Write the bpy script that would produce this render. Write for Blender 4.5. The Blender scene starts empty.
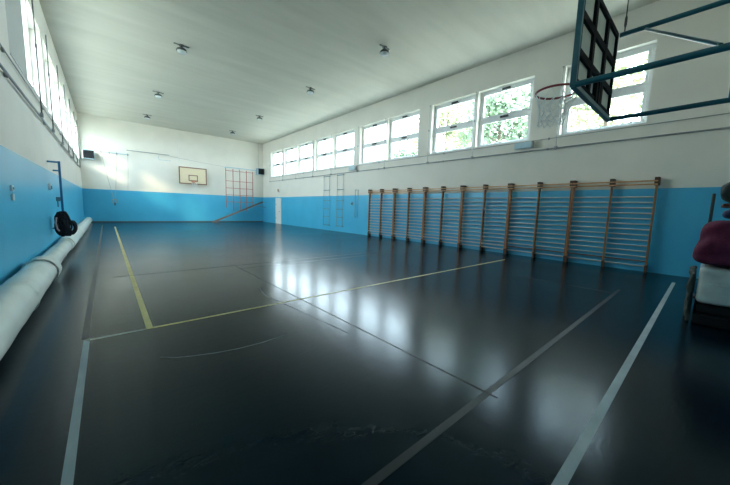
import bpy, bmesh, math, random
from mathutils import Vector, Matrix, noise
random.seed(7)
sc = bpy.context.scene
C = sc.collection
PI = math.pi

# ------------------------------------------------------------------ place dimensions (metres)
W, YF, H, DADO = 12.44, 27.82, 7.18, 2.29     # hall width, far wall, ceiling, height of the blue paint
YB = -0.95                                    # wall behind the camera
T = 0.36                                      # wall thickness

# ------------------------------------------------------------------ materials
def new_mat(name):
    m = bpy.data.materials.new(name); m.use_nodes = True
    nt = m.node_tree
    return m, nt, nt.nodes['Principled BSDF']

def mat(name, col, rough=0.5, metal=0.0, var=0.06, scale=6.0, bump=0.0, bscale=None, spec=0.5, coat=0.0, stretch=(1, 1, 1)):
    """Principled with a noise variation of the colour and an optional noise bump."""
    m, nt, b = new_mat(name)
    L = nt.links
    tc = nt.nodes.new('ShaderNodeTexCoord')
    mp = nt.nodes.new('ShaderNodeMapping'); mp.inputs['Scale'].default_value = stretch
    L.new(tc.outputs['Object'], mp.inputs['Vector'])
    n = nt.nodes.new('ShaderNodeTexNoise'); n.inputs['Scale'].default_value = scale; n.inputs['Detail'].default_value = 5
    L.new(mp.outputs['Vector'], n.inputs['Vector'])
    r = nt.nodes.new('ShaderNodeValToRGB')
    r.color_ramp.elements[0].position = 0.3; r.color_ramp.elements[1].position = 0.7
    r.color_ramp.elements[0].color = tuple(max(0, c * (1 - var)) for c in col) + (1,)
    r.color_ramp.elements[1].color = tuple(min(1, c * (1 + var)) for c in col) + (1,)
    L.new(n.outputs['Fac'], r.inputs['Fac']); L.new(r.outputs['Color'], b.inputs['Base Color'])
    b.inputs['Roughness'].default_value = rough; b.inputs['Metallic'].default_value = metal
    b.inputs['Specular IOR Level'].default_value = spec
    if coat:
        b.inputs['Coat Weight'].default_value = coat; b.inputs['Coat Roughness'].default_value = 0.12
    if bump:
        n2 = nt.nodes.new('ShaderNodeTexNoise'); n2.inputs['Scale'].default_value = bscale or scale * 4; n2.inputs['Detail'].default_value = 4
        L.new(mp.outputs['Vector'], n2.inputs['Vector'])
        bp = nt.nodes.new('ShaderNodeBump'); bp.inputs['Strength'].default_value = bump; bp.inputs['Distance'].default_value = 0.02
        L.new(n2.outputs['Fac'], bp.inputs['Height']); L.new(bp.outputs['Normal'], b.inputs['Normal'])
    return m

def wall_material():
    m, nt, b = new_mat('painted_plaster'); L = nt.links
    g = nt.nodes.new('ShaderNodeNewGeometry'); s = nt.nodes.new('ShaderNodeSeparateXYZ')
    L.new(g.outputs['Position'], s.inputs[0])
    gt = nt.nodes.new('ShaderNodeMath'); gt.operation = 'GREATER_THAN'; gt.inputs[1].default_value = DADO
    L.new(s.outputs['Z'], gt.inputs[0])
    n = nt.nodes.new('ShaderNodeTexNoise'); n.inputs['Scale'].default_value = 0.9; n.inputs['Detail'].default_value = 6
    L.new(g.outputs['Position'], n.inputs['Vector'])
    def ramp(a, c):
        r = nt.nodes.new('ShaderNodeValToRGB'); r.color_ramp.elements[0].position = .3; r.color_ramp.elements[1].position = .7
        r.color_ramp.elements[0].color = a + (1,); r.color_ramp.elements[1].color = c + (1,)
        L.new(n.outputs['Fac'], r.inputs['Fac']); return r
    blue = ramp(BLUE_A, BLUE_B); white = ramp(WHITE_A, WHITE_B)
    mx = nt.nodes.new('ShaderNodeMix'); mx.data_type = 'RGBA'
    L.new(gt.outputs[0], mx.inputs[0]); L.new(blue.outputs[0], mx.inputs[6]); L.new(white.outputs[0], mx.inputs[7])
    L.new(mx.outputs[2], b.inputs['Base Color'])
    mr = nt.nodes.new('ShaderNodeMapRange'); mr.inputs[3].default_value = 0.32; mr.inputs[4].default_value = 0.75
    L.new(gt.outputs[0], mr.inputs[0]); L.new(mr.outputs[0], b.inputs['Roughness'])
    n2 = nt.nodes.new('ShaderNodeTexNoise'); n2.inputs['Scale'].default_value = 14; n2.inputs['Detail'].default_value = 4
    L.new(g.outputs['Position'], n2.inputs['Vector'])
    bp = nt.nodes.new('ShaderNodeBump'); bp.inputs['Strength'].default_value = .12; bp.inputs['Distance'].default_value = .02
    L.new(n2.outputs['Fac'], bp.inputs['Height']); L.new(bp.outputs['Normal'], b.inputs['Normal'])
    return m

def floor_material():
    m, nt, b = new_mat('dark_rubber_sheet'); L = nt.links
    g = nt.nodes.new('ShaderNodeNewGeometry')
    n = nt.nodes.new('ShaderNodeTexNoise'); n.inputs['Scale'].default_value = 1.3; n.inputs['Detail'].default_value = 8; n.inputs['Roughness'].default_value = .65
    L.new(g.outputs['Position'], n.inputs['Vector'])
    r = nt.nodes.new('ShaderNodeValToRGB'); r.color_ramp.elements[0].position = .3; r.color_ramp.elements[1].position = .72
    r.color_ramp.elements[0].color = FLOOR_A + (1,); r.color_ramp.elements[1].color = FLOOR_B + (1,)
    L.new(n.outputs['Fac'], r.inputs['Fac']); L.new(r.outputs['Color'], b.inputs['Base Color'])
    # worn gloss: patches differ in roughness
    n3 = nt.nodes.new('ShaderNodeTexNoise'); n3.inputs['Scale'].default_value = .7; n3.inputs['Detail'].default_value = 6
    L.new(g.outputs['Position'], n3.inputs['Vector'])
    mr = nt.nodes.new('ShaderNodeMapRange'); mr.inputs[1].default_value = .3; mr.inputs[2].default_value = .7
    mr.inputs[3].default_value = .17; mr.inputs[4].default_value = .22
    L.new(n3.outputs['Fac'], mr.inputs[0]); L.new(mr.outputs[0], b.inputs['Roughness'])
    b.inputs['Specular IOR Level'].default_value = FLOOR_SPEC; b.inputs['Specular Tint'].default_value = (.40, .74, 1, 1)
    # sheets laid across the hall ripple slightly
    mp = nt.nodes.new('ShaderNodeMapping'); mp.inputs['Scale'].default_value = (.55, 1.3, 1)
    L.new(g.outputs['Position'], mp.inputs['Vector'])
    n2 = nt.nodes.new('ShaderNodeTexNoise'); n2.inputs['Scale'].default_value = 9; n2.inputs['Detail'].default_value = 4; n2.inputs['Distortion'].default_value = .8
    L.new(mp.outputs['Vector'], n2.inputs['Vector'])
    bp = nt.nodes.new('ShaderNodeBump'); bp.inputs['Strength'].default_value = .20; bp.inputs['Distance'].default_value = .005
    L.new(n2.outputs['Fac'], bp.inputs['Height'])
    n4 = nt.nodes.new('ShaderNodeTexNoise'); n4.inputs['Scale'].default_value = 60; n4.inputs['Detail'].default_value = 2
    L.new(g.outputs['Position'], n4.inputs['Vector'])
    bp2 = nt.nodes.new('ShaderNodeBump'); bp2.inputs['Strength'].default_value = .08; bp2.inputs['Distance'].default_value = .004
    L.new(n4.outputs['Fac'], bp2.inputs['Height']); L.new(bp.outputs['Normal'], bp2.inputs['Normal'])
    L.new(bp2.outputs['Normal'], b.inputs['Normal'])
    return m

def ceiling_material():
    m, nt, b = new_mat('board_marked_concrete'); L = nt.links
    g = nt.nodes.new('ShaderNodeNewGeometry')
    mp = nt.nodes.new('ShaderNodeMapping'); mp.inputs['Scale'].default_value = (.25, 1.6, 1)
    L.new(g.outputs['Position'], mp.inputs['Vector'])
    n = nt.nodes.new('ShaderNodeTexNoise'); n.inputs['Scale'].default_value = 1.2; n.inputs['Detail'].default_value = 8; n.inputs['Roughness'].default_value = .6
    L.new(mp.outputs['Vector'], n.inputs['Vector'])
    r = nt.nodes.new('ShaderNodeValToRGB'); r.color_ramp.elements[0].position = .3; r.color_ramp.elements[1].position = .75
    r.color_ramp.elements[0].color = CEIL_A + (1,); r.color_ramp.elements[1].color = CEIL_B + (1,)
    L.new(n.outputs['Fac'], r.inputs['Fac']); L.new(r.outputs['Color'], b.inputs['Base Color'])
    b.inputs['Roughness'].default_value = .85
    n2 = nt.nodes.new('ShaderNodeTexNoise'); n2.inputs['Scale'].default_value = 9; n2.inputs['Detail'].default_value = 5
    L.new(mp.outputs['Vector'], n2.inputs['Vector'])
    bp = nt.nodes.new('ShaderNodeBump'); bp.inputs['Strength'].default_value = .25; bp.inputs['Distance'].default_value = .02
    L.new(n2.outputs['Fac'], bp.inputs['Height']); L.new(bp.outputs['Normal'], b.inputs['Normal'])
    return m

def glass_material():
    m = bpy.data.materials.new('window_glass'); m.use_nodes = True
    nt = m.node_tree; nt.nodes.clear(); L = nt.links
    o = nt.nodes.new('ShaderNodeOutputMaterial'); mx = nt.nodes.new('ShaderNodeMixShader')
    t = nt.nodes.new('ShaderNodeBsdfTransparent'); t.inputs['Color'].default_value = (.93, .96, .95, 1)
    gl = nt.nodes.new('ShaderNodeBsdfGlossy'); gl.inputs['Roughness'].default_value = .03
    f = nt.nodes.new('ShaderNodeLayerWeight'); f.inputs['Blend'].default_value = .12
    sc_ = nt.nodes.new('ShaderNodeMath'); sc_.operation = 'MULTIPLY_ADD'; sc_.inputs[1].default_value = .25; sc_.inputs[2].default_value = .02
    L.new(f.outputs['Facing'], sc_.inputs[0]); L.new(sc_.outputs[0], mx.inputs[0]); L.new(t.outputs[0], mx.inputs[1]); L.new(gl.outputs[0], mx.inputs[2]); L.new(mx.outputs[0], o.inputs['Surface'])
    return m

BLUE_A, BLUE_B = (.060, .42, .665), (.073, .465, .715)
WHITE_A, WHITE_B = (.76, .735, .66), (.82, .79, .71)
FLOOR_A, FLOOR_B = (.0012, .0075, .0125), (.0022, .0105, .0165)
FLOOR_SPEC = .18
CEIL_A, CEIL_B = (.585, .575, .50), (.685, .67, .59)

M = {}
M['wall'] = wall_material(); M['floor'] = floor_material(); M['ceiling'] = ceiling_material(); M['glass'] = glass_material()
M['white_frame'] = mat('white_window_paint', (.80, .82, .82), .35, var=.03)
M['blind'] = mat('grey_roller_blind', (.50, .51, .47), .8, var=.03, scale=20)
M['dark_metal'] = mat('dark_gearbox', (.035, .04, .04), .45, .3)
M['grey_metal'] = mat('grey_conduit', (.33, .35, .35), .45, .3)
M['pale_metal'] = mat('pale_blue_steel', (.38, .55, .62), .4, .1)
M['mid_metal'] = mat('slate_blue_steel', (.16, .27, .33), .4, .2)
M['teal'] = mat('teal_enamel_steel', (.012, .125, .165), .35, var=.15, scale=9)
M['blue_steel'] = mat('blue_enamel_steel', (.03, .20, .40), .4)
M['wood'] = mat('varnished_pine', (.36, .15, .055), .4, var=.25, scale=5, stretch=(6, 6, .6))
M['wood_dark'] = mat('dark_stained_wood', (.085, .038, .018), .5, var=.25, scale=5, stretch=(6, 6, .6))
M['wood_light'] = mat('orange_pine_rail', (.60, .33, .155), .4, var=.15, scale=5, stretch=(6, .6, 6))
M['rung'] = mat('worn_ash_rung', (.55, .50, .45), .45, var=.15, scale=4, stretch=(6, .6, 6))
M['rung_dark'] = mat('oiled_rung', (.17, .09, .055), .45, var=.2, scale=4, stretch=(6, .6, 6))
M['red_wood'] = mat('red_painted_wood', (.42, .13, .095), .45, var=.15)
M['plank'] = mat('grey_brown_beam', (.17, .13, .11), .5, var=.2)
M['board_white'] = mat('cream_backboard', (.78, .66, .46), .5, var=.03)
M['board_back'] = mat('greyish_board_back', (.62, .66, .58), .55, var=.06)
M['board_line'] = mat('brown_board_line', (.22, .10, .06), .5)
M['orange'] = mat('orange_hoop_paint', (.60, .16, .06), .45)
M['hoop_red'] = mat('dark_red_hoop_paint', (.22, .022, .03), .4)
M['black_steel'] = mat('black_lattice_steel', (.008, .010, .012), .8, spec=.2)
M['net'] = mat('white_net_cord', (.80, .82, .80), .8)
M['vinyl'] = mat('pale_wrapped_vinyl', (.74, .79, .74), .38, var=.08, scale=2.2, bump=.5, bscale=5)
M['vinyl_grey'] = mat('grey_strap', (.25, .29, .28), .6)
M['tape_white'] = mat('worn_white_line', (.33, .40, .42), .55, var=.14, scale=3)
M['tape_pale'] = mat('pale_grey_line', (.36, .39, .36), .5, var=.16, scale=3)
M['tape_yellow'] = mat('worn_yellow_line', (.55, .48, .20), .5, var=.14, scale=3)
M['tape_dark'] = mat('rubbed_grey_line', (.014, .023, .028), .35, spec=.25, var=.3, scale=2)
M['seam'] = mat('floor_seam', (.006, .011, .014), .35, spec=.22)
M['scuff'] = mat('pale_scuff', (.10, .12, .12), .5, var=.3)
M['black_cloth'] = mat('black_rope', (.012, .013, .017), .75)
M['pink_cloth'] = mat('pale_pink_cord', (.55, .40, .42), .8)
M['plastic_wrap'] = mat('creased_clear_wrapped_foam', (.50, .56, .53), .3, var=.22, scale=4, bump=.8, bscale=7)
M['mat_dark'] = mat('black_green_mat', (.006, .009, .009), .8, spec=.2, var=.2, bump=.3)
M['mat_khaki'] = mat('grey_green_canvas', (.036, .046, .038), .8, var=.3, scale=8, bump=.6)
M['maroon'] = mat('maroon_fleece', (.105, .022, .048), .95, spec=.1, var=.2, scale=8, bump=.4, bscale=30)
M['green_cloth'] = mat('bottle_green_cloth', (.006, .022, .018), .85, var=.3, bump=.3)
M['navy_cloth'] = mat('blue_cloth', (.008, .022, .08), .8, var=.2, bump=.3)
M['rust_cloth'] = mat('rust_cloth', (.15, .045, .025), .85, var=.2, bump=.3)
M['lamp_body'] = mat('lamp_housing', (.10, .11, .11), .4, .4)
M['lamp_glass'] = mat('lamp_lens', (.70, .76, .78), .2, var=.02)
M['door_white'] = mat('white_door_paint', (.80, .82, .78), .4, var=.03)
M['skirt'] = mat('grey_skirting', (.10, .13, .15), .5)
M['bark'] = mat('bark', (.09, .065, .045), .9, var=.3, scale=8, bump=.6)
M['leaf_a'] = mat('yellow_green_leaf', (.19, .21, .10), .6, var=.3, scale=.8)
M['leaf_b'] = mat('green_leaf', (.115, .17, .10), .6, var=.3, scale=.8)
M['paving'] = mat('pale_outdoor_paving', (.48, .44, .35), .9, var=.1, scale=1)
M['amber'] = mat('amber_plastic', (.45, .20, .06), .4)

# ------------------------------------------------------------------ mesh helpers
class MB:
    def __init__(self): self.bm = bmesh.new()
    def box(self, x0, x1, y0, y1, z0, z1, bev=0.0):
        b = bmesh.new()
        bmesh.ops.create_cube(b, size=1)
        for v in b.verts:
            v.co = Vector(((x0 + x1) / 2 + v.co.x * (x1 - x0), (y0 + y1) / 2 + v.co.y * (y1 - y0), (z0 + z1) / 2 + v.co.z * (z1 - z0)))
        if bev: bmesh.ops.bevel(b, geom=b.edges[:], offset=bev, segments=2, profile=.6, affect='EDGES')
        self.merge(b); return self
    def merge(self, b, mtx=None):
        me = bpy.data.meshes.new('t'); 
        if mtx is not None: b.transform(mtx)
        b.to_mesh(me); b.free(); self.bm.from_mesh(me); bpy.data.meshes.remove(me)
    def tube(self, pts, r, n=10, closed=False, cap=True):
        pts = [Vector(p) for p in pts]; rings = []; N = len(pts)
        ref = None
        for i, p in enumerate(pts):
            if closed: t = pts[(i + 1) % N] - pts[i - 1]
            else: t = pts[min(i + 1, N - 1)] - pts[max(i - 1, 0)]
            t.normalize()
            if ref is None: ref = Vector((0, 0, 1)) if abs(t.z) < .9 else Vector((1, 0, 0))
            u = (ref - t * ref.dot(t))
            if u.length < 1e-4: u = t.orthogonal()
            u.normalize(); v = t.cross(u); ref = u
            rr = r[i] if isinstance(r, (list, tuple)) else r
            rings.append([self.bm.verts.new(p + (u * math.cos(2 * PI * k / n) + v * math.sin(2 * PI * k / n)) * rr) for k in range(n)])
        for i in range(N if closed else N - 1):
            a, b = rings[i], rings[(i + 1) % N]
            for k in range(n):
                self.bm.faces.new((a[k], a[(k + 1) % n], b[(k + 1) % n], b[k]))
        if cap and not closed:
            self.bm.faces.new(rings[0][::-1]); self.bm.faces.new(rings[-1])
        return self
    def bar(self, a, b, w, h, up=(0, 0, 1)):
        """Rectangular bar from a to b."""
        a, b = Vector(a), Vector(b); t = (b - a).normalized(); u = Vector(up)
        s = t.cross(u).normalized(); u = s.cross(t).normalized()
        c = []
        for p in (a, b):
            c.append([self.bm.verts.new(p + s * (w / 2) * i + u * (h / 2) * j) for i, j in ((-1, -1), (1, -1), (1, 1), (-1, 1))])
        for k in range(4): self.bm.faces.new((c[0][k], c[0][(k + 1) % 4], c[1][(k + 1) % 4], c[1][k]))
        self.bm.faces.new(c[0][::-1]); self.bm.faces.new(c[1]); return self
    def lathe(self, prof, origin=(0, 0, 0), n=24):
        o = Vector(origin); rings = []
        for r, z in prof:
            rings.append([self.bm.verts.new(o + Vector((r * math.cos(2 * PI * k / n), r * math.sin(2 * PI * k / n), z))) for k in range(n)])
        for a, b in zip(rings, rings[1:]):
            for k in range(n): self.bm.faces.new((a[k], a[(k + 1) % n], b[(k + 1) % n], b[k]))
        self.bm.faces.new(rings[0][::-1]); self.bm.faces.new(rings[-1]); return self
    def build(self, name, m, parent=None, smooth=False, loc=None):
        bm = self.bm
        bmesh.ops.recalc_face_normals(bm, faces=bm.faces[:])
        me = bpy.data.meshes.new(name); bm.to_mesh(me); bm.free()
        me.materials.append(m)
        if smooth:
            for p in me.polygons: p.use_smooth = True
            try: me.set_sharp_from_angle(angle=math.radians(40))
            except Exception: pass
        o = bpy.data.objects.new(name, me); C.objects.link(o)
        if loc: o.location = loc
        if parent: o.parent = parent
        return o

def thing(name, label, cat, loc=(0, 0, 0), group=None):
    o = bpy.data.objects.new(name, None); C.objects.link(o); o.location = loc
    o.empty_display_size = .1
    o['label'] = label; o['category'] = cat
    if group: o['group'] = group
    return o
def tag(o, label, cat, group=None):
    o['label'] = label; o['category'] = cat
    if group: o['group'] = group
    return o
def struct(o, label=None, cat=None):
    o['kind'] = 'structure'
    if label: o['label'] = label
    if cat: o['category'] = cat
    return o
def dup(root, loc, label, group=None):
    r = root.copy(); C.objects.link(r); r.location = loc; r['label'] = label
    if group: r['group'] = group
    for ch in list(root.children):
        c = ch.copy(); C.objects.link(c); c.parent = r
        for g in ch.children:
            d = g.copy(); C.objects.link(d); d.parent = c
    return r

# ------------------------------------------------------------------ room shell
Z0, Z1 = 4.06, 6.20                # window sill and head
RW = [(1.40, 3.48), (4.40, 6.43), (6.53, 8.63), (9.34, 11.44), (11.52, 13.66), (14.22, 16.38), (16.46, 18.66), (18.97, 21.15), (21.24, 23.44), (23.84, 25.98)]
LW = [(8.55, 10.80), (10.92, 12.92), (13.36, 15.50), (15.66, 17.80), (17.95, 20.08), (20.58, 22.70), (22.82, 24.90), (25.25, 27.3)]

def window_wall(name, x0, x1, wins, label):
    b = MB(); ya, yb = YB - T, YF + T
    b.box(x0, x1, ya, yb, -.1, Z0); b.box(x0, x1, ya, yb, Z1, H + .2)
    y = ya
    for a, c in wins:
        b.box(x0, x1, y, a, Z0, Z1); y = c
    b.box(x0, x1, y, yb, Z0, Z1)
    return struct(b.build(name, M['wall']), label, 'wall')
window_wall('wall_right', W, W + T, RW, 'long white and blue wall behind the wall bars')
window_wall('wall_left', -T, 0, LW, 'long white and blue wall behind the rolled mats')
struct(MB().box(0, W, YF, YF + T, -.1, H + .2).build('wall_far', M['wall']), 'white and blue end wall carrying the far backboard', 'wall')
struct(MB().box(0, W, YB - T, YB, -.1, H + .2).build('wall_near', M['wall']), 'white and blue end wall behind the mattress stack', 'wall')
struct(MB().box(0, W, YB, YF, -.1, 0).build('floor', M['floor']), 'dark glossy rubber sports floor with coloured lines', 'floor')
struct(MB().box(0, W, YB, YF, H, H + .2).build('ceiling', M['ceiling']), 'grey green concrete ceiling with round lamps', 'ceiling')
struct(MB().box(.03, W - .03, YF - .018, YF - .002, 0.001, .085).build('baseboard_far', M['skirt']), 'thin dark skirting under the far blue wall', 'baseboard')
struct(MB().box(-60, W + 60, -50, 80, -.5, -.12).build('ground', M['paving']), 'pale paved ground outside the hall', 'ground')

# windows: fixed frame set back in the wall, two sashes one above the other
def window(n, side, a, c, where, blind=False):
    sg = 1 if side == 'right' else -1
    REC = .20 if sg > 0 else .27
    X = (W if sg > 0 else 0)
    xs = sorted((X + sg * REC, X + sg * (REC + .07)))
    g0, g1 = a + .17, c - .17
    fr = MB()
    fr.box(xs[0], xs[1], a + .003, g0, Z0 + .003, Z1 - .003); fr.box(xs[0], xs[1], g1, c - .003, Z0 + .003, Z1 - .003)
    fr.box(xs[0], xs[1], g0, g1, Z0 + .003, Z0 + .13); fr.box(xs[0], xs[1], g0, g1, Z1 - .17, Z1 - .003)
    fr.box(xs[0], xs[1], g0, g1, 4.985, 5.215)
    # sash rebates stand a little proud of the frame
    xq = sorted((X + sg * (REC - .025), X + sg * REC))
    for z0, z1 in ((Z0 + .085, 5.03), (5.17, Z1 - .10)):
        fr.box(xq[0], xq[1], a + .10, a + .17, z0, z1); fr.box(xq[0], xq[1], c - .17, c - .10, z0, z1)
        fr.box(xq[0], xq[1], a + .17, c - .17, z0, z0 + .05); fr.box(xq[0], xq[1], a + .17, c - .17, z1 - .07, z1)
    w = struct(fr.build('window_%d' % n, M['white_frame']), 'white two sash window %s' % where, 'window')
    xg = X + sg * (REC + .035)
    for z0, z1 in ((Z0 + .13, 4.985), (5.215, Z1 - .17)):
        MB().box(xg - .003, xg + .003, g0, g1, z0, z1).build('pane', M['glass'], w)
    xl = sorted((X + sg * (REC - .085), X + sg * (REC - .026)))
    ym = (a + c) / 2
    for z in (5.10, Z1 - .10):
        MB().box(xl[0], xl[1], ym - .15, ym + .15, z - .035, z + .035, .012).build('latch', M['dark_metal'], w)
    xs2 = sorted((X + sg * .003, X + sg * (REC - .03)))
    MB().box(xs2[0] - (.02 if sg > 0 else 0), xs2[1] + (.02 if sg < 0 else 0), a + .004, c - .004, Z0 - .002 + .004, Z0 + .022).build('window_sill', M['white_frame'], w)
    if blind:
        xb = sorted((X + sg * .035, X + sg * .05))
        MB().box(xb[0], xb[1], a + .01, c - .28, Z0 + .03, Z1 - .03).build('roller_blind', M['blind'], w)
    return w
ORD = ['first', 'second', 'third', 'fourth', 'fifth', 'sixth', 'seventh', 'eighth', 'ninth', 'tenth']
for i, (a, c) in enumerate(RW):
    window(i + 1, 'right', a, c, '%s from the teal backboard on the wall bar side' % ORD[i])
for i, (a, c) in enumerate(LW):
    window(i + 11, 'left', a, c, 'with a lowered grey blind above the rolled mats' if i == 0 else '%s along the rolled mat side' % ORD[i], i == 0)

# door in the wall bar side wall
d = struct(MB().box(W - .045, W - .004, 23.95, 24.88, .005, 2.13, .006).build('door_1', M['door_white']), 'narrow white door set in the blue dado near the far corner', 'door')
fr = MB(); fr.box(W - .06, W - .003, 23.87, 23.945, .005, 2.21); fr.box(W - .06, W - .003, 24.885, 24.96, .005, 2.21); fr.box(W - .06, W - .003, 23.945, 24.885, 2.135, 2.21)
fr.build('door_frame', M['door_white'], d)
MB().tube([(W - .05, 24.08, 1.05), (W - .10, 24.08, 1.05), (W - .10, 24.22, 1.05)], .012).build('door_handle', M['dark_metal'], d)
hg = MB(); hg.box(W - .06, W - .044, 24.86, 24.89, .4, .52); hg.box(W - .06, W - .044, 24.86, 24.89, 1.6, 1.72)
hg.build('hinge', M['dark_metal'], d)

# ------------------------------------------------------------------ court lines (worn paint on the rubber)
def line(x0, x1, y0, y1, m, label):
    o = MB().box(x0, x1, y0, y1, .0004, .0022).build('court_line', M[m]); struct(o, label, 'court line'); return o
line(.925, .975, .3, 4.20, 'tape_white', 'white line running along the rolled mats nearest the camera')
line(.905, .965, 4.25, 24.5, 'tape_dark', 'dim grey line running along the rolled mats to the far wall')
line(.975, 1.46, 4.195, 4.235, 'tape_pale', 'short pale line joining the white and yellow lines')
line(1.465, 1.53, 4.20, 22.8, 'tape_yellow', 'long yellow line running to the far wall')
line(1.53, 10.9, 4.195, 4.235, 'tape_yellow', 'thin yellow line crossing the hall to the wall bars')
line(2.6, 11.15, .36, .42, 'tape_white', 'white line across the hall nearest the camera')
line(1.4, 9.1, 1.03, 1.085, 'tape_dark', 'dim grey line across the hall behind the white line')
line(8.60, 8.63, 1.09, 2.9, 'tape_dark', 'short dim line between the two cross lines near the wall bars')
line(3.49, 3.51, .97, 7.4, 'seam', 'dark seam running down the middle of the hall')
line(1.2, 9.6, 7.55, 7.58, 'tape_dark', 'faint cross line beyond the yellow line')
line(3.5, 11.0, 7.12, 7.15, 'tape_dark', 'faint cross line in front of the far wall bars')
def ribbon(pts, w, m, label):
    b = MB(); vs = []
    for i, p in enumerate(pts):
        p = Vector(p + (0,)); q = Vector(pts[min(i + 1, len(pts) - 1)] + (0,)) - Vector(pts[max(i - 1, 0)] + (0,))
        s = Vector((-q.y, q.x, 0)).normalized() * w / 2
        vs.append([b.bm.verts.new(p + s + Vector((0, 0, .002))), b.bm.verts.new(p - s + Vector((0, 0, .002)))])
    for a, c in zip(vs, vs[1:]): b.bm.faces.new((a[0], a[1], c[1], c[0]))
    return struct(b.build('court_line', M[m]), label, 'court line')
ribbon([(1.50, 3.34), (1.6, 3.25), (1.75, 3.18), (1.95, 3.11), (2.15, 3.07), (2.4, 3.06), (2.7, 3.10)], .018, 'scuff', 'pale curved scuff on the dark floor')
ribbon([(3.22, 5.25), (3.14, 4.9), (3.11, 4.6), (3.16, 4.3)], .03, 'scuff', 'short pale bent scuff beside the yellow line')
ribbon([(3.17, 4.15), (3.22, 3.7), (3.26, 3.2), (3.3, 2.7)], .012, 'seam', 'short dark crease beside the dark seam')

# ------------------------------------------------------------------ wall bars: six units of two bays
def wall_bar_unit(label, low_rail):
    t = thing('wall_bars', label, 'wall bars', group='wooden wall bars along the blue wall')
    Wd = 1.915; xb, xf = W - .085, W - .215       # back and front of the posts
    for k, y in enumerate((.022, Wd / 2, Wd - .022)):
        MB().box(xf, xb, y - .020, y + .020, .19, 2.42, .004).build('post', M['wood'], t)
        MB().box(xf - .035, xb + .07, y - .050, y + .050, 2.36, 2.575, .006).build('post_head', M['wood_dark'], t)
        MB().box(xf - .008, xb + .07, y - .026, y + .026, .002, .20, .005).build('post_foot', M['wood_dark'], t)
    zs = [.165] + [.42 + .1485 * i for i in range(12)]
    for z in zs:
        MB().tube([(W - .150, .01, z), (W - .150, Wd - .01, z)], .019, 10).build('rung', M['rung'], t, True)
    MB().box(W - .205, W - .175, .03, Wd - .03, .285, .325, .005).build('low_rail', M['rung_dark'] if low_rail else M['rung'], t)
    for z in (2.385, 2.475):
        MB().box(W - .252, W - .222, -.0, Wd, z - .019, z + .019, .006).build('top_rail', M['wood_light'], t)
    return t
BAR_Y = [.985, 2.905, 4.825, 6.745, 8.665, 10.585]
near_bars = wall_bar_unit('two bay wooden wall bar unit nearest the mattress stack, brown low rail', True)
near_bars.location = (0, BAR_Y[0], 0)
dup(near_bars, (0, BAR_Y[1], 0), 'second wooden wall bar unit from the mattress stack, brown low rail')
far_bars = wall_bar_unit('third wooden wall bar unit from the mattress stack', False)
far_bars.location = (0, BAR_Y[2], 0)
for y, l in zip(BAR_Y[3:], ('fourth wooden wall bar unit from the mattress stack', 'fifth wooden wall bar unit, next to the farthest one', 'farthest wooden wall bar unit, beside the steel wall handle')):
    dup(far_bars, (0, y, 0), l)

# ------------------------------------------------------------------ near basketball board, seen from behind
bx0, bx1, by, bz0, bz1 = 5.53, 7.43, 1.25, 3.06, 4.36
t = thing('basketball_backboard', 'large backboard seen from behind, black lattice back on teal wall struts', 'basketball backboard', (6.48, by, bz0), 'basketball backboards')
def at(root, o):
    o.location = -Vector(root.location); return o
at(t, MB().box(bx0 + .02, bx1 - .02, by + .02, by + .045, bz0 + .02, bz1 - .02, .004).build('panel', M['board_back'], t))
lat = MB(); yl0, yl1 = by - .015, by + .019
for k in range(1, 3):
    x = bx0 + (bx1 - bx0) * k / 3; lat.box(x - .05, x + .05, yl0, yl1, bz0 + .05, bz1 - .05)
for z in (3.47, 3.90): lat.box(bx0 + .03, bx1 - .03, yl0 + .002, yl1, z - .048, z + .048)
lat.box(bx1 - .06, bx1 - .012, yl0, yl1, bz0 + .03, bz1); lat.box(bx0 + .03, bx1 - .012, yl0, yl1, bz1 - .07, bz1)
lat.box(bx0 + .06, bx1 - .012, yl0, yl1, bz0 + .05, bz0 + .10); lat.box(bx0 + .05, bx0 + .10, yl0, yl1, bz0 + .05, bz1)
at(t, lat.build('back_lattice', M['black_steel'], t))
fr = MB(); fr.box(bx0 - .025, bx0 + .03, by - .03, by + .03, bz0 - .02, bz1 + .02, .006); fr.box(bx0 + .03, bx1 + .025, by - .03, by + .03, bz0 - .03, bz0 + .03, .006)
at(t, fr.build('frame', M['teal'], t))
for x, z in ((bx0, bz0), (bx1, bz0), (bx0, bz1 - .03), (bx1, bz1 - .03)):
    at(t, MB().tube([(x, YB + .012, z), (x, by - .03, z)], .034, 14).build('strut', M['teal'], t, True))
    at(t, MB().box(x - .09, x + .09, YB + .002, YB + .014, z - .09, z + .09).build('wall_plate', M['teal'], t))
at(t, MB().tube([(7.42, .92, 4.30), (5.55, .10, 3.10)], .018, 10).build('brace', M['teal'], t, True))
at(t, MB().tube([(7.43, -.02, 3.06), (7.43, -.02, 4.33)], .03, 12).build('upright', M['teal'], t, True))
hx, hy, hz, hr = 6.55, 1.75, 3.385, .29
ring = MB().tube([(hx + hr * math.cos(2 * PI * k / 40), hy + hr * math.sin(2 * PI * k / 40), hz) for k in range(40)], .017, 8, closed=True)
ring.bar((hx - .09, by + .05, hz), (hx - .09, hy - hr + .02, hz), .02, .03); ring.bar((hx + .09, by + .05, hz), (hx + .09, hy - hr + .02, hz), .02, .03)
ring.box(hx - .13, hx + .13, by + .046, by + .066, hz - .10, hz + .05, .004)
hp = at(t, ring.build('hoop', M['hoop_red'], t, True))
mt = MB(); mt.box(hx - .11, hx - .03, by - .03, by + .018, 3.10, 3.45); mt.box(hx + .03, hx + .11, by - .03, by + .018, 3.10, 3.45)
at(t, mt.build('hoop_bracket', M['black_steel'], t))
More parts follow.
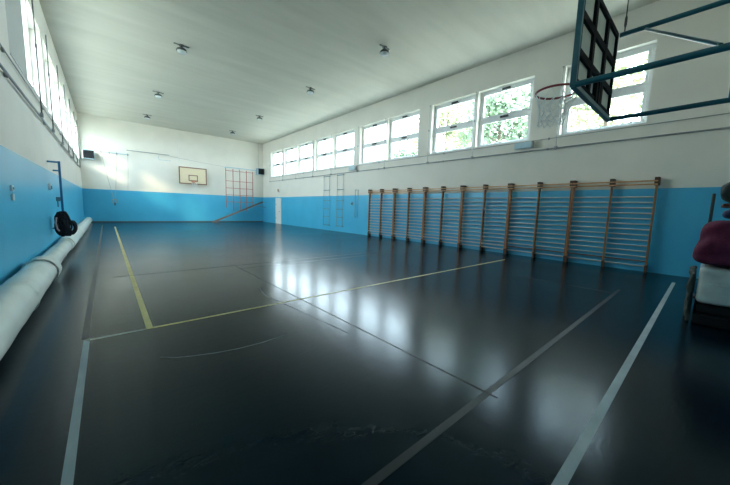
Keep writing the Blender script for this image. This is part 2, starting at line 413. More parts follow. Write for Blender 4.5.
def hoop_net(hx, hy, hz, hr, n=12, depth=.46, rad=.006, sway=(0, 0)):
    b = MB(); L = [(1.0, 0), (.86, .25), (.74, .48), (.66, .70), (.60, .88), (.62, 1.0)]
    def P(i, l):
        a = 2 * PI * (i + .5 * (l % 2)) / n; r, q = L[l]; q2 = q * q
        return (hx + hr * r * math.cos(a) + sway[0] * q2, hy + hr * r * math.sin(a) + sway[1] * q2, hz - .022 - depth * q)
    for l in range(len(L) - 1):
        for i in range(n):
            b.tube([P(i, l), P(i, l + 1)], rad, 5); b.tube([P(i + (0 if l % 2 == 0 else 1), l), P(i - (1 if l % 2 == 0 else 0), l + 1)], rad, 5)
    return b
hoop_net(hx, hy, hz, hr, sway=(0, .06)).build('net', M['net'], hp)
# steel rope holding the frame up
cb = thing('suspension_cable', 'thin steel cable holding the teal backboard frame from the ceiling', 'cable', (7.43, 1.17, 4.37))
at(cb, MB().tube([(7.43, 1.17, 4.60), (7.43, 1.17, H - .012)], .008, 8).build('cable', M['dark_metal'], cb))
at(cb, MB().tube([(7.43, 1.17, 4.367), (7.43, 1.17, 4.42), (7.43, 1.17, 4.46), (7.43, 1.17, 4.56), (7.43, 1.17, 4.60)], [.008, .009, .018, .018, .008], 8).build('turnbuckle', M['dark_metal'], cb))
at(cb, MB().lathe([(.05, H - .012), (.05, H - .001)], (7.43, 1.17, 0), 16).build('ceiling_plate', M['dark_metal'], cb))

# ------------------------------------------------------------------ far basketball board
fy = YF - .32; k = (fy) / YF
fx0, fx1, fz0, fz1 = 5.64 , 7.64, 3.06, 4.40
fx0, fx1 = 1.18 + (fx0 - 1.18) * k, 1.18 + (fx1 - 1.18) * k
fz0, fz1 = 1.49 + (fz0 - 1.49) * k, 1.49 + (fz1 - 1.49) * k
t = thing('basketball_backboard', 'cream backboard with brown border and small hoop on the far end wall', 'basketball backboard', ((fx0 + fx1) / 2, fy, fz0), 'basketball backboards')
at(t, MB().box(fx0, fx1, fy, fy + .03, fz0, fz1, .004).build('panel', M['board_white'], t))
def rect_border(x0, x1, z0, z1, w, y0, y1):
    b = MB(); b.box(x0, x1, y0, y1, z0, z0 + w); b.box(x0, x1, y0, y1, z1 - w, z1); b.box(x0, x0 + w, y0, y1, z0 + w, z1 - w); b.box(x1 - w, x1, y0, y1, z0 + w, z1 - w); return b
at(t, rect_border(fx0, fx1, fz0, fz1, .075, fy - .004, fy).build('border', M['board_line'], t))
xm = (fx0 + fx1) / 2
at(t, rect_border(xm - .33, xm + .33, fz0 + .26, fz0 + .73, .065, fy - .004, fy).build('target_square', M['board_line'], t))
hr = .25; hz = fz0 + .20; hy = fy - .17 - hr
ring = MB().tube([(xm + hr * math.cos(2 * PI * q / 32), hy + hr * math.sin(2 * PI * q / 32), hz) for q in range(32)], .014, 8, closed=True)
ring.bar((xm - .07, fy - .005, hz), (xm - .07, hy + hr, hz), .02, .03); ring.bar((xm + .07, fy - .005, hz), (xm + .07, hy + hr, hz), .02, .03); ring.box(xm - .12, xm + .12, fy - .02, fy - .005, hz - .12, hz + .05)
hp = at(t, ring.build('hoop', M['orange'], t, True))
hoop_net(xm, hy, hz, hr, 10, .40, .005).build('net', M['net'], hp)
for x in (fx0 + .25, fx1 - .25):
    for z in (fz0 + .25, fz1 - .25):
        at(t, MB().tube([(x, fy + .028, z), (x, YF - .003, z)], .03, 8).build('strut', M['pale_metal'], t, True))

# ------------------------------------------------------------------ ceiling lamps
def ceiling_lamp(label):
    t = thing('ceiling_lamp', label, 'ceiling lamp', group='round ceiling lamps')
    MB().lathe([(.035, H - .09), (.035, H - .03), (.09, H - .025), (.09, H - .002)], (0, 0, 0), 24).build('mount', M['lamp_body'], t, True)
    MB().lathe([(.165, H - .215), (.175, H - .205), (.155, H - .15), (.10, H - .105), (.04, H - .085)], (0, 0, 0), 28).build('housing', M['lamp_body'], t, True)
    MB().lathe([(.06, H - .30), (.115, H - .285), (.145, H - .25), (.152, H - .215)], (0, 0, 0), 28).build('lens', M['lamp_glass'], t, True)
    arm = MB(); arm.bar((-.24, 0, H - .012), (.24, 0, H - .012), .06, .02); arm.build('ceiling_bar', M['lamp_body'], t)
    return t
lamps = [((3.52, 13.15), 'ceiling lamp nearest the camera in the row beside the blinds'), ((8.86, 8.1), 'ceiling lamp nearest the camera in the row beside the wall bars'),
         ((3.50, 19.35), 'middle ceiling lamp of the three on the rolled mat side'), ((8.85, 13.15), 'second ceiling lamp from the camera on the wall bar side'),
         ((3.49, 24.75), 'farthest ceiling lamp of the three on the rolled mat side'), ((8.83, 19.4), 'third ceiling lamp from the camera on the wall bar side'),
         ((8.84, 24.8), 'farthest ceiling lamp of the four on the wall bar side')]
l0 = ceiling_lamp(lamps[0][1]); l0.location = (lamps[0][0][0], lamps[0][0][1], 0)
for (x, y), l in lamps[1:]: dup(l0, (x, y, 0), l)

# ------------------------------------------------------------------ rolled mats along the wall
MATS = [(3.2, 7.90, .222), (7.94, 12.22, .180), (12.26, 15.95, .205), (16.0, 19.9, .21), (19.95, 23.7, .20), (23.75, 27.35, .19)]
ML = ['nearest rolled mat in pale plastic, loose cuff at its far end', 'second rolled mat from the camera in pale plastic', 'third rolled mat from the camera, next to the black rope bundle',
      'fourth rolled mat, just past the black rope bundle', 'fifth rolled mat, next to the farthest one', 'farthest rolled mat, ending at the corner under the heater']
for i, (y0, y1, r) in enumerate(MATS):
    t = thing('rolled_mat', ML[i], 'rolled mat', (r + .03, y0, 0), 'white rolled mats along the wall')
    b = MB(); n = 36; L = y1 - y0; m_ = int(L / .07); rings = []
    sl = random.random() * 50
    for j in range(m_ + 1):
        y = L * j / m_; ring = []
        for q in range(n):
            a = 2 * PI * q / n
            d = .010 * noise.noise(Vector((math.cos(a) * 1.6 + sl, y * .55, math.sin(a) * 1.6))) + .007 * noise.noise(Vector((math.cos(a) * 4 + sl, y * 1.8, math.sin(a) * 4)))
            rr = r - .012 + d
            if j in (0, m_): rr *= .93
            z = r + rr * math.sin(a); 
            if math.sin(a) < -.8: z = max(z, .004)
            ring.append(b.bm.verts.new((rr * math.cos(a), y, max(z, .004))))
        rings.append(ring)
    for a_, c_ in zip(rings, rings[1:]):
        for q in range(n): b.bm.faces.new((a_[q], a_[(q + 1) % n], c_[(q + 1) % n], c_[q]))
    b.bm.faces.new(rings[0][::-1]); b.bm.faces.new(rings[-1])
    b.build('plastic_wrap', M['vinyl'], t, True)
    # spiral of the rolled foam at the far end
    sp = MB(); pts = []
    for q in range(70):
        a = q * .28; rr = (r - .03) * (1 - q / 78)
        pts.append((rr * math.cos(a), L + .004, r + rr * math.sin(a)))
    sp.tube(pts, .006, 5).build('rolled_edge', M['vinyl_grey'], t)
    # loose cuff of plastic and a strap
    cuff = MB(); pr = []
    yc = L - .42 if i == 0 else L - .30
    def hoopband(b, y0, y1, rad, wob):
        prev = None
        for yy, rd in ((y0, rad * .985), (y0 + .02, rad), (y1 - .03, rad * 1.01), (y1, rad * .98)):
            ring = []
            for q in range(n):
                a = 2 * PI * q / n
                rr = rd + wob * noise.noise(Vector((math.cos(a) * 3 + sl, yy * 3, math.sin(a) * 3)))
                ring.append(b.bm.verts.new((rr * math.cos(a), yy, max(r + rr * math.sin(a), .003))))
            if prev:
                for q in range(n): b.bm.faces.new((prev[q], prev[(q + 1) % n], ring[(q + 1) % n], ring[q]))
            prev = ring
    hoopband(cuff, yc, L + .012, r + (.013 if i == 0 else .008), .010)
    cuff.build('loose_cuff', M['vinyl'], t, True)
    st = MB(); hoopband(st, L * .5 - .03, L * .5 + .03, r + .003, .002); st.build('strap', M['vinyl'], t, True)

# ------------------------------------------------------------------ blue wall bracket with rope bundle
t = thing('hanging_bracket', 'tall blue steel wall bracket above the rolled mats, black ropes under it', 'bracket', (.235, 12.06, 1.0))
at(t, MB().box(.21, .26, 12.035, 12.085, .62, 2.55, .005).build('upright', M['blue_steel'], t))
at(t, MB().box(.003, .21, 12.04, 12.08, 2.50, 2.545, .004).build('arm', M['blue_steel'], t))
at(t, MB().box(.10, .21, 12.04, 12.08, 2.27, 2.31, .004).build('arm', M['blue_steel'], t))
kn = MB(); kn.box(.12, .21, 12.02, 12.10, 1.44, 1.56, .01); kn.tube([(.15, 12.06, 1.44), (.15, 12.06, 1.28)], .012)
at(t, kn.build('clamp', M['mid_metal'], t))
at(t, MB().box(.003, .21, 12.04, 12.08, .66, .70, .004).build('arm', M['blue_steel'], t))
t = thing('rope_bundle', 'tangled bundle of black ropes hanging low on the blue bracket', 'rope bundle', (.2, 11.85, .5))
b = MB()
for q in range(26):
    rx, rz = .06 + .07 * random.random(), .16 + .19 * random.random(); cx = .15 + .13 * random.random() ; cy = 11.92 + .022 * (q % 5) - .04; cz = .84 - .06 * random.random(); ph = random.random() * 6
    b.tube([(cx + rx * math.cos(2 * PI * s / 22) * (1 + .15 * math.sin(3 * 2 * PI * s / 22 + ph)), cy + .03 * math.sin(2 * PI * s / 22 * 2 + ph), cz + rz * math.sin(2 * PI * s / 22)) for s in range(22)], .016, 6, closed=True)
at(t, b.build('coil', M['black_cloth'], t, True))
b = MB()
for q in range(9):
    cx = .36 + .07 * random.random(); cz = .68 + .05 * random.random(); ph = random.random() * 6
    b.tube([(cx + .08 * math.cos(2 * PI * s_ / 18), 11.92 + .014 * q + .02 * math.sin(4 * PI * s_ / 18 + ph), cz + .15 * math.sin(2 * PI * s_ / 18) * (1 + .2 * math.sin(ph))) for s_ in range(18)], .015, 6, closed=True)
for q in range(7):
    cx = .33 + .02 * q; ph = random.random() * 6
    b.tube([(.20 + .022 * q, 11.88, .98 - .03 * q), (.26 + .02 * q, 11.84, .80 - .03 * q), (.29 + .02 * q, 11.85, .62), (.27 + .015 * q, 11.9, .47)], .016, 6)
at(t, b.build('strap_end', M['black_cloth'], t, True))
at(t, MB().tube([(.12, 11.80, 1.0), (.10, 11.79, .85), (.12, 11.78, .68), (.16, 11.79, .62)], .018, 6).build('pale_cord', M['pink_cloth'], t, True))
# small fittings on the same wall
t = thing('wall_switch', 'small pale switch box high beside the blue bracket', 'switch', (0, 11.98, 1.83))
at(t, MB().box(.003, .055, 11.90, 12.06, 1.74, 1.92, .008).build('box', M['white_frame'], t)); at(t, MB().box(.055, .068, 11.94, 12.02, 1.77, 1.86, .004).build('rocker', M['dark_metal'], t))
t = thing('wall_switch', 'pair of small light switches on the blue wall nearest the camera', 'switch', (0, 7.58, 1.58))
at(t, MB().box(.003, .03, 7.53, 7.63, 1.60, 1.70, .005).build('box', M['white_frame'], t)); at(t, MB().box(.003, .03, 7.53, 7.63, 1.45, 1.56, .005).build('box', M['white_frame'], t))
at(t, MB().box(.03, .04, 7.56, 7.60, 1.63, 1.67, .002).build('rocker', M['grey_metal'], t))

# ------------------------------------------------------------------ pipes and window opening gear
def pipe(x, y0, y1, z, r, label):
    t = thing('conduit', label, 'conduit', (x, y0, z), 'long pipes under the windows')
    at(t, MB().tube([(x, y0, z), (x, y1, z)], r, 10).build('pipe', M['grey_metal'], t, True))
    y = y0 + .6
    while y < y1:
        at(t, MB().box(min(x, (W if x > 6 else 0)) - (0 if x < 6 else 0) + (.003 if x < 6 else 0), max(x, W) - .003 if x > 6 else x, y - .025, y + .025, z - .035, z + .035).build('clip', M['grey_metal'], t)); y += 4.1
    return t
pipe(W - .055, YB + .02, 26.0, 3.67, .022, 'lower grey pipe along the wall above the wall bars')
pipe(W - .035, YB + .02, 26.2, 4.005, .010, 'thin upper pipe just under the sills above the wall bars')
pipe(.055, YB + .02, 26.0, 3.51, .022, 'lower grey pipe along the wall above the rolled mats')
pipe(.035, YB + .02, 27.2, 3.90, .012, 'thin upper pipe under the blinds above the rolled mats')
def opener(x, y, zb, label):
    s = 1 if x < 6 else -1
    t = thing('window_opener', label, 'window opener', (x, y, zb), 'rods that open the windows')
    at(t, MB().tube([(x, y, zb), (x, y, 5.08), (x + s * .0, y, Z1 - .05)], .009 if x > 6 else .014, 8).build('rod', M['grey_metal'] if x > 6 else M['dark_metal'], t, True))
    at(t, MB().box(min(x - .03, x + .03), x + .03, y - .04, y + .04, zb - .05, zb + .05, .008).build('gear_box', M['grey_metal'], t))
    at(t, MB().box(x - .02, x + .02, y - .03, y + .03, 5.04, 5.13, .006).build('coupling', M['grey_metal'] if x > 6 else M['dark_metal'], t))
    at(t, MB().box(x - .016, x + .016, y - .03, y + .03, Z1 - .06, Z1 - .03, .004).build('top_bearing', M['grey_metal'], t))
    return t
for i, (a, c) in enumerate(RW):
    opener(W - .105, c + .035, 3.67, 'opening rod beside the %s window from the teal backboard' % ORD[i])
for i, (a, c) in enumerate(LW[:-1]):
    opener(.105, c + .05, 3.51, 'opening rod just past the grey blind above the rolled mats' if i == 0 else 'opening rod beside the %s window along the rolled mat side' % ORD[i])
for y0, y1, l in ((4.20, 4.78, 'flat grey motor box on the pipe next to the hoop'), (13.76, 14.36, 'flat grey motor box on the pipe above the steel wall handle')):
    t = thing('motor_box', l, 'motor box', (W, y0, 3.8), 'window motor boxes')
    at(t, MB().box(W - .24, W - .115, y0, y1, 3.755, 3.96, .008).build('housing', M['pale_metal'], t))
    at(t, MB().box(W - .25, W - .105, y0 - .012, y0 + .03, 3.745, 3.97, .004).build('end_cap', M['grey_metal'], t))
    at(t, MB().box(W - .115, W - .10, y0 + .05, y1 - .05, 3.80, 3.94).build('back_plate', M['grey_metal'], t))
    at(t, MB().box(W - .243, W - .10, y0 + .03, y1 - .005, 3.96, 3.972).build('cover', M['grey_metal'], t))

# ------------------------------------------------------------------ steel ladders and handle on the wall bar side
def wall_ladder(y0, y1, label):
    t = thing('wall_ladder', label, 'ladder', (W, (y0 + y1) / 2, .3), 'narrow steel wall ladders')
    x = W - .10
    for y in (y0, y1):
        at(t, MB().tube([(x, y, .32), (x, y, 3.62)], .014, 8).build('rail', M['grey_metal'], t, True))
    for z in (.36, .92, 1.43, 1.98, 2.66, 3.56):
        at(t, MB().tube([(x, y0 - .03, z), (x, y1 + .03, z)], .022, 8).build('rung', M['mid_metal'], t, True))
    for y in (y0, y1):
        for z in (.34, 1.98, 3.58): at(t, MB().tube([(x, y, z), (W - .003, y, z)], .012, 6).build('wall_stud', M['mid_metal'], t))
wall_ladder(16.55, 17.22, 'narrow steel wall ladder nearer the white door')
wall_ladder(15.05, 15.68, 'narrow steel wall ladder nearer the wall bars')
t = thing('grab_bar', 'long narrow steel loop handle beside the farthest wall bars', 'handle', (W, 13.7, 1))
x = W - .09
at(t, MB().tube([(W - .003, 13.86, 2.60), (x, 13.86, 2.60), (x, 13.58, 2.60), (x, 13.58, 1.0), (x, 13.84, 1.0), (x, 13.84, 2.58)], .016, 8).build('loop', M['mid_metal'], t, True))
at(t, MB().tube([(W - .003, 13.84, 1.0), (x, 13.84, 1.0)], .016, 8).build('foot', M['mid_metal'], t, True))
t = thing('wall_switch', 'small dark switch on the blue wall between ladder and steel handle', 'switch', (W, 14.25, 1.78))
at(t, MB().box(W - .05, W - .003, 14.19, 14.31, 1.70, 1.88, .006).build('box', M['grey_metal'], t)); at(t, MB().box(W - .062, W - .05, 14.21, 14.28, 1.74, 1.83, .003).build('rocker', M['dark_metal'], t))
t = thing('emergency_lamp', 'small amber lamp on the wall above the white door', 'lamp', (W, 24.42, 2.8))
at(t, MB().box(W - .07, W - .003, 24.32, 24.54, 2.70, 2.80, .006).build('base', M['grey_metal'], t)); at(t, MB().lathe([(.06, 2.80), (.06, 2.90), (.04, 2.97)], (W - .066, 24.43, 0), 16).build('lens', M['amber'], t, True))

# ------------------------------------------------------------------ fan heaters on the far wall
def heater(x0, x1, z0, z1, label):
    t = thing('fan_heater', label, 'heater', ((x0 + x1) / 2, YF, z0), 'fan heaters on the far wall')
    y0, y1 = YF - .55, YF - .12
    at(t, MB().box(x0, x1, y0, y1, z0, z1, .01).build('casing', M['pale_metal'], t))
    at(t, MB().box(x0 + .05, x1 - .015, y0 - .006, y0 + .0, z0 + .03, z1 - .03).build('grille', M['black_steel'], t))
    sl = MB()
    for q in range(6):
        z = z0 + .09 + (z1 - z0 - .18) * q / 5; sl.bar((x0 + .08, y0 - .012, z), (x1 - .04, y0 - .012, z), .012, .022)
    at(t, sl.build('slats', M['black_steel'], t))
    for x in (x0 + .08, x1 - .08):
        at(t, MB().box(x - .02, x + .02, y1 - .02, YF - .003, z0 + .1, z0 + .16).build('wall_bracket', M['pale_metal'], t))
heater(.14, .74, 4.24, 4.82, 'pale blue fan heater with dark grille beside the rolled mat wall')
heater(11.74, 12.32, 4.33, 4.90, 'dark fan heater in the corner above the red climbing frame')

# ------------------------------------------------------------------ red climbing grid, beam leaning on it
t = thing('climbing_frame', 'red wooden climbing grid on a pale blue bar at the far wall', 'climbing frame', (10.3, YF - .3, 1.2))
gy = YF - .30
xs = [9.05, 9.65, 10.22, 10.80, 11.36]
for i, x in enumerate(xs):
    at(t, MB().box(x - .025, x + .025, gy - .025, gy + .025, (1.25, 1.05, .95, .95, 1.3)[i], 4.62 - .02 * i, .004).build('upright', M['red_wood'], t))
for z in (4.42, 3.55, 2.95, 2.36, 1.76):
    for a, c in zip(xs, xs[1:]):
        at(t, MB().tube([(a + .026, gy, z), (c - .026, gy, z)], .02, 8).build('rung', M['red_wood'], t, True))
at(t, MB().box(9.0, 11.72, gy - .03, gy + .03, 4.66, 4.72, .004).build('top_bar', M['pale_metal'], t))
for x in (9.05, 10.22, 11.36):
    at(t, MB().box(x - .03, x + .03, gy + .03, YF - .003, 4.66, 4.72, .004).build('wall_bracket', M['pale_metal'], t))
    at(t, MB().box(x - .02, x + .02, gy - .02, gy + .02, 4.60, 4.66).build('hanger', M['pale_metal'], t))
t = thing('balance_beam', 'long slanting balance beam from the floor up to the corner, before the red grid', 'balance beam', (7.9, YF - .75, 0))
yb_ = YF - .75
s0, s1 = Vector((7.86, yb_, .03)), Vector((12.1, yb_, 1.86))
for dy in (-.11, .11):
    at(t, MB().bar(s0 + Vector((0, dy, 0)), s1 + Vector((0, dy, 0)), .05, .11).build('side_rail', M['plank'], t))
cr = MB()
dv = (s1 - s0)
for q in range(9):
    p = s0 + dv * (q + .3) / 9.2; cr.bar(p + Vector((0, -.085, 0)), p + Vector((0, .085, 0)), .03, .03)
at(t, cr.build('cross_slats', M['plank'], t))
at(t, MB().box(7.80, 8.25, yb_ - .17, yb_ + .17, .002, .03, .004).build('foot_plate', M['plank'], t))
at(t, MB().bar((11.5, yb_, 1.46), (12.40, yb_, 1.36), .05, .05).build('stay', M['mid_metal'], t))
at(t, MB().box(12.06, 12.14, yb_ - .15, yb_ + .15, 1.80, 1.86).build('top_hook', M['mid_metal'], t))
at(t, MB().bar((12.10, yb_, 1.84), (12.437, yb_, 1.84), .04, .04).build('wall_stay', M['mid_metal'], t))

# ------------------------------------------------------------------ ring bracket, rings and rail on the far wall
t = thing('ring_bracket', 'pale steel bracket with four short arms high on the far wall', 'bracket', (1.8, YF, 4.8))
ry = YF - .40
at(t, MB().tube([(.98, ry, 4.80), (2.58, ry, 4.80)], .025, 8).build('bar', M['pale_metal'], t, True))
for x in (1.08, 1.50, 1.90, 2.50):
    at(t, MB().tube([(x, ry + .02, 4.80), (x, YF - .003, 4.95)], .022, 8).build('arm', M['pale_metal'], t, True))
    at(t, MB().box(x - .035, x + .035, ry - .035, ry + .035, 4.72, 4.83, .006).build('pulley', M['grey_metal'], t))
t = thing('gym_rings', 'pair of gym rings tied together on thin ropes against the blue wall', 'gym rings', (1.7, ry, 1.2))
M['rope'] = mat('grey_rope', (.42, .42, .38), .8)
for x0, x1 in ((1.08, 1.60), (1.90, 1.68)):
    at(t, MB().tube([(x0, ry, 4.715), (x0 * .5 + x1 * .5, ry, 3.1), (x1, ry, 1.62)], .011, 6).build('rope', M['rope'], t))
    at(t, MB().tube([(x1 + .12 * math.cos(q * PI / 10), ry + .03 * (1 if x1 > 1.62 else -1), 1.50 + .12 * math.sin(q * PI / 10)) for q in range(20)], .018, 8, closed=True).build('ring', M['rope'], t, True))
at(t, MB().tube([(1.64, ry - .05, 1.40), (1.64, ry - .05, 1.20)], .03, 8).build('knot', M['dark_metal'], t, True))
t = thing('ring_rope', 'single thin grey rope hanging from the last arm of the steel bracket', 'rope', (2.5, ry, 2.4))
at(t, MB().tube([(2.5, ry, 4.715), (2.47, ry, 3.5), (2.40, ry, 2.3)], .009, 6).build('rope', M['rope'], t))
t = thing('wall_rail', 'long thin dark steel rail high on the far wall', 'rail', (3.6, YF - .16, 5.12))
at(t, MB().tube([(2.45, YF - .16, 5.14), (5.02, YF - .16, 5.14)], .026, 8).build('rail', M['grey_metal'], t, True))
for x in (2.8, 4.7): at(t, MB().tube([(x, YF - .16, 5.14), (x, YF - .003, 5.14)], .02, 8).build('wall_bracket', M['grey_metal'], t))
t = thing('wall_hook', 'small pale steel frame beside the end of the dark rail', 'hook', (4.7, YF, 4.9))
at(t, MB().tube([(4.35, YF - .003, 5.0), (4.35, YF - .14, 5.0), (4.35, YF - .14, 4.72), (5.1, YF - .14, 4.72), (5.1, YF - .003, 4.72)], .014, 8).build('frame', M['pale_metal'], t, True))
t = thing('guy_wire', 'thin pale wire running from the dark rail to the climbing grid', 'wire', (7, YF, 4.9))
at(t, MB().tube([(5.1, YF - .05, 5.08), (7.4, YF - .05, 4.86), (9.0, YF - .05, 4.74)], .008, 6).build('wire', M['grey_metal'], t))
t = thing('conduit', 'thin vertical conduit from the ceiling down to the far backboard', 'conduit', (5.65, YF, 5), 'thin conduits on the far wall')
at(t, MB().tube([(5.66, YF - .016, H - .003), (5.66, YF - .016, 4.30)], .010, 6).build('pipe', M['white_frame'], t))
t = thing('conduit', 'thin vertical conduit in the corner beside the dark fan heater', 'conduit', (11.95, YF, 5), 'thin conduits on the far wall')
at(t, MB().tube([(12.0, YF - .016, H - .003), (12.0, YF - .016, 4.93)], .010, 6).build('pipe', M['grey_metal'], t))

# ------------------------------------------------------------------ mattress stack by the near wall
def soft(x0, x1, y0, y1, z0, z1, amp, seed, rnd=.06, cuts=18, sc_=3.0, floor=None):
    """Soft block: rounded box with noise creases."""
    b = bmesh.new(); bmesh.ops.create_cube(b, size=1)
    bmesh.ops.subdivide_edges(b, edges=b.edges[:], cuts=cuts, use_grid_fill=True)
    hx_, hy_, hz_ = (x1 - x0) / 2, (y1 - y0) / 2, (z1 - z0) / 2
    c = Vector(((x0 + x1) / 2, (y0 + y1) / 2, (z0 + z1) / 2))
    for v in b.verts:
        p = Vector((v.co.x * 2 * hx_, v.co.y * 2 * hy_, v.co.z * 2 * hz_))
        r = min(rnd, hx_, hy_, hz_)
        q = Vector((max(-hx_ + r, min(hx_ - r, p.x)), max(-hy_ + r, min(hy_ - r, p.y)), max(-hz_ + r, min(hz_ - r, p.z))))
        d = p - q
        if d.length > 1e-6: p = q + d.normalized() * r
        nrm = d.normalized() if d.length > 1e-6 else Vector((0, 0, 0))
        w = c + p
        w += nrm * amp * (noise.noise(w * sc_ + Vector((seed, 0, 0))) + .5 * noise.noise(w * sc_ * 2.7 + Vector((0, seed, 0))))
        if floor is not None: w.z = max(w.z, floor)
        v.co = w
    m = MB(); m.bm.free(); m.bm = b; return m
SX0, SX1, SY1 = 7.5, 9.5, .03
SY0 = YB + .02
o = soft(7.46, SX1, SY0, .02, .003, .150, .004, 3, .03, floor=.003).build('gym_mat', M['mat_dark'], None, True); tag(o, 'black gym mat lying on the floor at the bottom of the stack', 'gym mat', 'mats in the stack')
o = soft(7.53, SX1 - .03, SY0, .0, .160, .290, .004, 5, .03).build('gym_mat', M['mat_dark'], None, True); tag(o, 'second black gym mat, directly under the plastic wrapped mattress', 'gym mat', 'mats in the stack')
t = thing('mattress', 'thick pale mattress wrapped in creased plastic in the middle of the stack', 'mattress', (8.5, -.4, .30))
at(t, soft(7.48, SX1, SY0, .012, .305, .818, .009, 9, .07, 24).build('foam_block', M['plastic_wrap'], t, True))
sm = MB(); sm.tube([(7.476, SY0 + .05, .60), (7.474, -.4, .595), (7.476, -.06, .60)], .006, 6)
at(sm and t, sm.build('seam', M['plastic_wrap'], t, True))
# crumpled canvas cover hanging out behind the mattress edge
m = soft(7.52, 8.7, .055, .11, .006, .72, .0, 31, .025, 30)
for v in m.bm.verts:
    k_ = 1 + .35 * max(0, .34 - v.co.z) / .34
    w_ = v.co.copy(); q = noise.noise(w_ * 5.5 + Vector((7, 0, 0))) + .6 * noise.noise(w_ * 13)
    v.co.y = max(.046, .062 + (v.co.y - .062) * k_ * (.75 + .25 * math.sin(v.co.z * 26 + 4 * q)) + .030 * q)
    v.co.x += .03 * noise.noise(w_ * 8 + Vector((0, 9, 0))); v.co.z = max(.004, v.co.z + (.03 * q if v.co.z > .1 else 0))
tag(m.build('canvas_cover', M['mat_khaki'], None, True), 'crumpled grey green canvas hanging out along the edge of the stack', 'cover')
# maroon blanket folded and draped on the mattress
b = bmesh.new(); bmesh.ops.create_cube(b, size=1); bmesh.ops.subdivide_edges(b, edges=b.edges[:], cuts=30, use_grid_fill=True)
for v in b.verts:
    u, w_, h_ = v.co.x * 2, v.co.y * 2, v.co.z * 2
    p = 7.0; nn = (abs(u) ** p + abs(w_) ** p + abs(h_) ** p) ** (1 / p); u, w_, h_ = (c / nn * max(abs(u), abs(w_), abs(h_)) for c in (u, w_, h_))
    x = 8.36 + .92 * u; z = 1.165 + .325 * h_; y = -.41 + .52 * w_
    # the pile slopes back towards its top
    f = (z - .835) / .62
    y -= .085 * max(0, f) ** 1.6 * (1 if w_ > 0 else .0); x += .10 * max(0, f) ** 2 * (1 if u < 0 else 0)
    # sagging folds
    s = noise.noise(Vector((x * 1.6, y * 3.0 + z * 2.2, 2.0)))
    fold = math.sin((z * 19 + y * 9 + 2.2 * s) ) * .024 * (1 if f > .25 else .5) + .024 * noise.noise(Vector((x * 4, y * 6, z * 4)))
    x -= fold * (1 if u < 0 else -1); y += fold * .6 * (1 if w_ > 0 else 0)
    v.co = (x, max(y, YB + .015), max(z, .842))
m = MB(); m.bm.free(); m.bm = b
tag(m.build('blanket', M['maroon'], None, True), 'big folded maroon blanket draped over the plastic wrapped mattress', 'blanket')
o = soft(7.72, 8.7, YB + .03, -.13, 1.515, 1.66, .012, 15, .09, 16, 4).build('folded_cloth', M['navy_cloth'], None, True); tag(o, 'blue folded cloth lying on top of the maroon blanket', 'cloth', 'cloths on top of the stack')
o = soft(7.80, 8.7, YB + .03, -.10, 1.685, 1.735, .008, 19, .03, 14, 4).build('folded_cloth', M['rust_cloth'], None, True); tag(o, 'rust coloured cloth folded on the blue cloth', 'cloth', 'cloths on top of the stack')
o = soft(7.75, 8.75, YB + .03, -.085, 1.765, 2.05, .025, 23, .11, 16, 4).build('folded_cloth', M['green_cloth'], None, True); tag(o, 'bottle green cloth bundle, topmost on the stack', 'cloth', 'cloths on top of the stack')
t = thing('steel_post', 'dark slender steel post standing behind the mattress stack', 'post', (9.8, .0, 0))
at(t, MB().tube([(9.8, -.01, .02), (9.8, -.01, 1.98)], .026, 10).build('tube', M['dark_metal'], t, True))
at(t, MB().lathe([(.16, .001), (.16, .02), (.05, .035)], (9.8, -.01, 0), 20).build('base_plate', M['dark_metal'], t, True))

# ------------------------------------------------------------------ trees outside the windows
def tree(x, y, h, r, seed, label, lm):
    rd = random.Random(seed)
    t = thing('tree', label, 'tree', (x, y, -.12), 'trees outside the windows')
    tb = MB(); tb.tube([(0, 0, 0), (.05, .03, h * .35), (-.05, .08, h * .6), (.05, 0, h * .9)], [.16, .12, .08, .02], 8)
    for q in range(9):
        a = rd.random() * 6.28; z = h * (.38 + .5 * rd.random()); L = r * (.5 + .4 * rd.random())
        tb.tube([(0, 0, z), (L * .5 * math.cos(a), L * .5 * math.sin(a), z + L * .3), (L * math.cos(a), L * math.sin(a), z + L * .45)], [.035, .025, .01], 5)
    tb.build('trunk', M['bark'], t, True)
    b = MB(); cl = []
    for q in range(46):
        a = rd.random() * 6.28; e = rd.uniform(-.7, 1.0); rr = r * rd.uniform(.45, 1.0)
        cl.append(Vector((rr * math.cos(a) * math.cos(e), rr * math.sin(a) * math.cos(e), h * .66 + rr * 1.05 * math.sin(e))))
    for c in cl:
        for q in range(55):
            p = c + Vector((rd.gauss(0, 1), rd.gauss(0, 1), rd.gauss(0, .8))) * .38
            n_ = Vector((rd.gauss(0, 1), rd.gauss(0, 1), rd.gauss(0, 1))).normalized(); u = n_.orthogonal().normalized(); v = n_.cross(u); s = rd.uniform(.07, .14)
            vs = [b.bm.verts.new(p + u * s * 1.5), b.bm.verts.new(p + v * s * .7), b.bm.verts.new(p - u * s * 1.5), b.bm.verts.new(p - v * s * .7)]
            b.bm.faces.new(vs)
    me = bpy.data.meshes.new('foliage'); b.bm.to_mesh(me); b.bm.free(); me.materials.append(lm)
    o = bpy.data.objects.new('foliage', me); C.objects.link(o); o.parent = t
tree(20.2, 3.8, 11.2, 3.0, 1, 'yellow green tree outside the window behind the teal backboard', M['leaf_a'])
tree(17.0, 7.6, 10.0, 1.9, 2, 'green tree outside the second window from the backboard', M['leaf_b'])
tree(19.5, 12.6, 11.0, 2.5, 3, 'yellow green tree outside the third window from the backboard', M['leaf_a'])
tree(22.0, 18.2, 8.4, 1.8, 4, 'low green tree outside the fourth window from the backboard', M['leaf_b'])

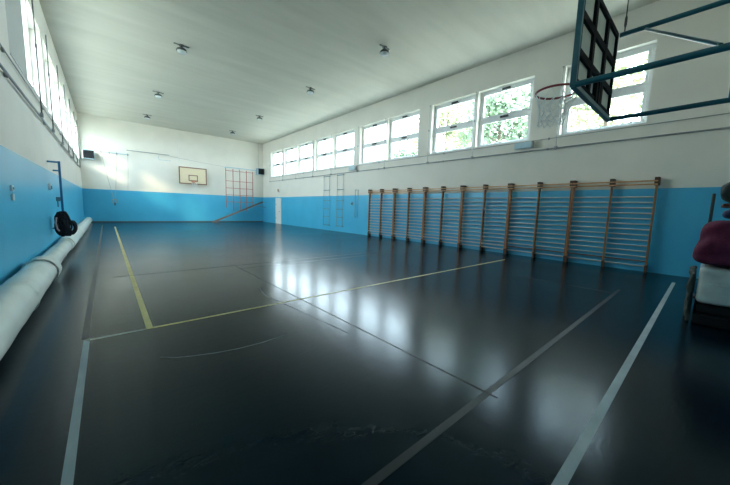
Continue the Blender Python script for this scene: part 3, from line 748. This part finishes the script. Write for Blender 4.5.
# ------------------------------------------------------------------ light: overcast sky with a low soft sun through the far windows
SKY, SUN, EXPO = 5.0, .8, 2.32
w = bpy.data.worlds.new('sky'); sc.world = w; w.use_nodes = True
nt = w.node_tree; bg = nt.nodes['Background']
tc = nt.nodes.new('ShaderNodeTexCoord'); sp = nt.nodes.new('ShaderNodeSeparateXYZ'); nt.links.new(tc.outputs['Generated'], sp.inputs[0])
rp = nt.nodes.new('ShaderNodeValToRGB'); rp.color_ramp.elements[0].position = 0.0; rp.color_ramp.elements[1].position = .9
rp.color_ramp.elements[0].color = (.80, .91, 1.0, 1); rp.color_ramp.elements[1].color = (.68, .85, 1.0, 1)
nt.links.new(sp.outputs['Z'], rp.inputs[0]); nt.links.new(rp.outputs[0], bg.inputs['Color'])
bg.inputs['Strength'].default_value = SKY
sl = bpy.data.lights.new('sun', 'SUN'); sl.energy = SUN; sl.angle = math.radians(6); sl.color = (1.0, .74, .46)
so = bpy.data.objects.new('sun', sl); C.objects.link(so)
so.rotation_euler = Vector((1.12, 1.0, -.70)).to_track_quat('-Z', 'Y').to_euler()
# light portals in the window openings only guide the sampling of the sky
def portal(X, a, c, dirx):
    l = bpy.data.lights.new('window_portal', 'AREA'); l.shape = 'RECTANGLE'; l.size = Z1 - Z0; l.size_y = c - a
    l.cycles.is_portal = True
    o = bpy.data.objects.new('window_portal', l); C.objects.link(o); o.location = (X, (a + c) / 2, (Z0 + Z1) / 2)
    o.rotation_euler = (0, math.radians(90 if dirx < 0 else -90), 0)
for a, c in RW: portal(W + T + .01, a, c, -1)
for a, c in LW: portal(-T - .01, a, c, 1)

# ------------------------------------------------------------------ camera
cam = bpy.data.cameras.new('camera'); co = bpy.data.objects.new('camera', cam); C.objects.link(co)
cam.sensor_fit = 'HORIZONTAL'; cam.sensor_width = 36; cam.lens = 36 * 296.986 / 730; cam.clip_start = .01; cam.clip_end = 300
ya, pi_, ro = 0.716103899, 0.111750024, 0.0313180017
fw = Vector((math.sin(ya) * math.cos(pi_), math.cos(ya) * math.cos(pi_), -math.sin(pi_)))
ri = Vector((math.cos(ya), -math.sin(ya), 0)); up = ri.cross(fw)
r2 = ri * math.cos(ro) + up * math.sin(ro); u2 = -ri * math.sin(ro) + up * math.cos(ro)
mx = Matrix((r2, u2, -fw)).transposed().to_4x4(); mx.translation = Vector((1.18017, 0, 1.488))
co.matrix_world = mx
sc.camera = co
sc.view_settings.view_transform = 'Standard'; sc.view_settings.look = 'None'; sc.view_settings.gamma = 1; sc.view_settings.exposure = EXPO
sc.view_settings.use_curve_mapping = False
sc.cycles.max_bounces = 14; sc.cycles.diffuse_bounces = 8; sc.cycles.glossy_bounces = 5; sc.cycles.transparent_max_bounces = 16
sc.cycles.use_denoising = True; sc.cycles.sample_clamp_indirect = 10
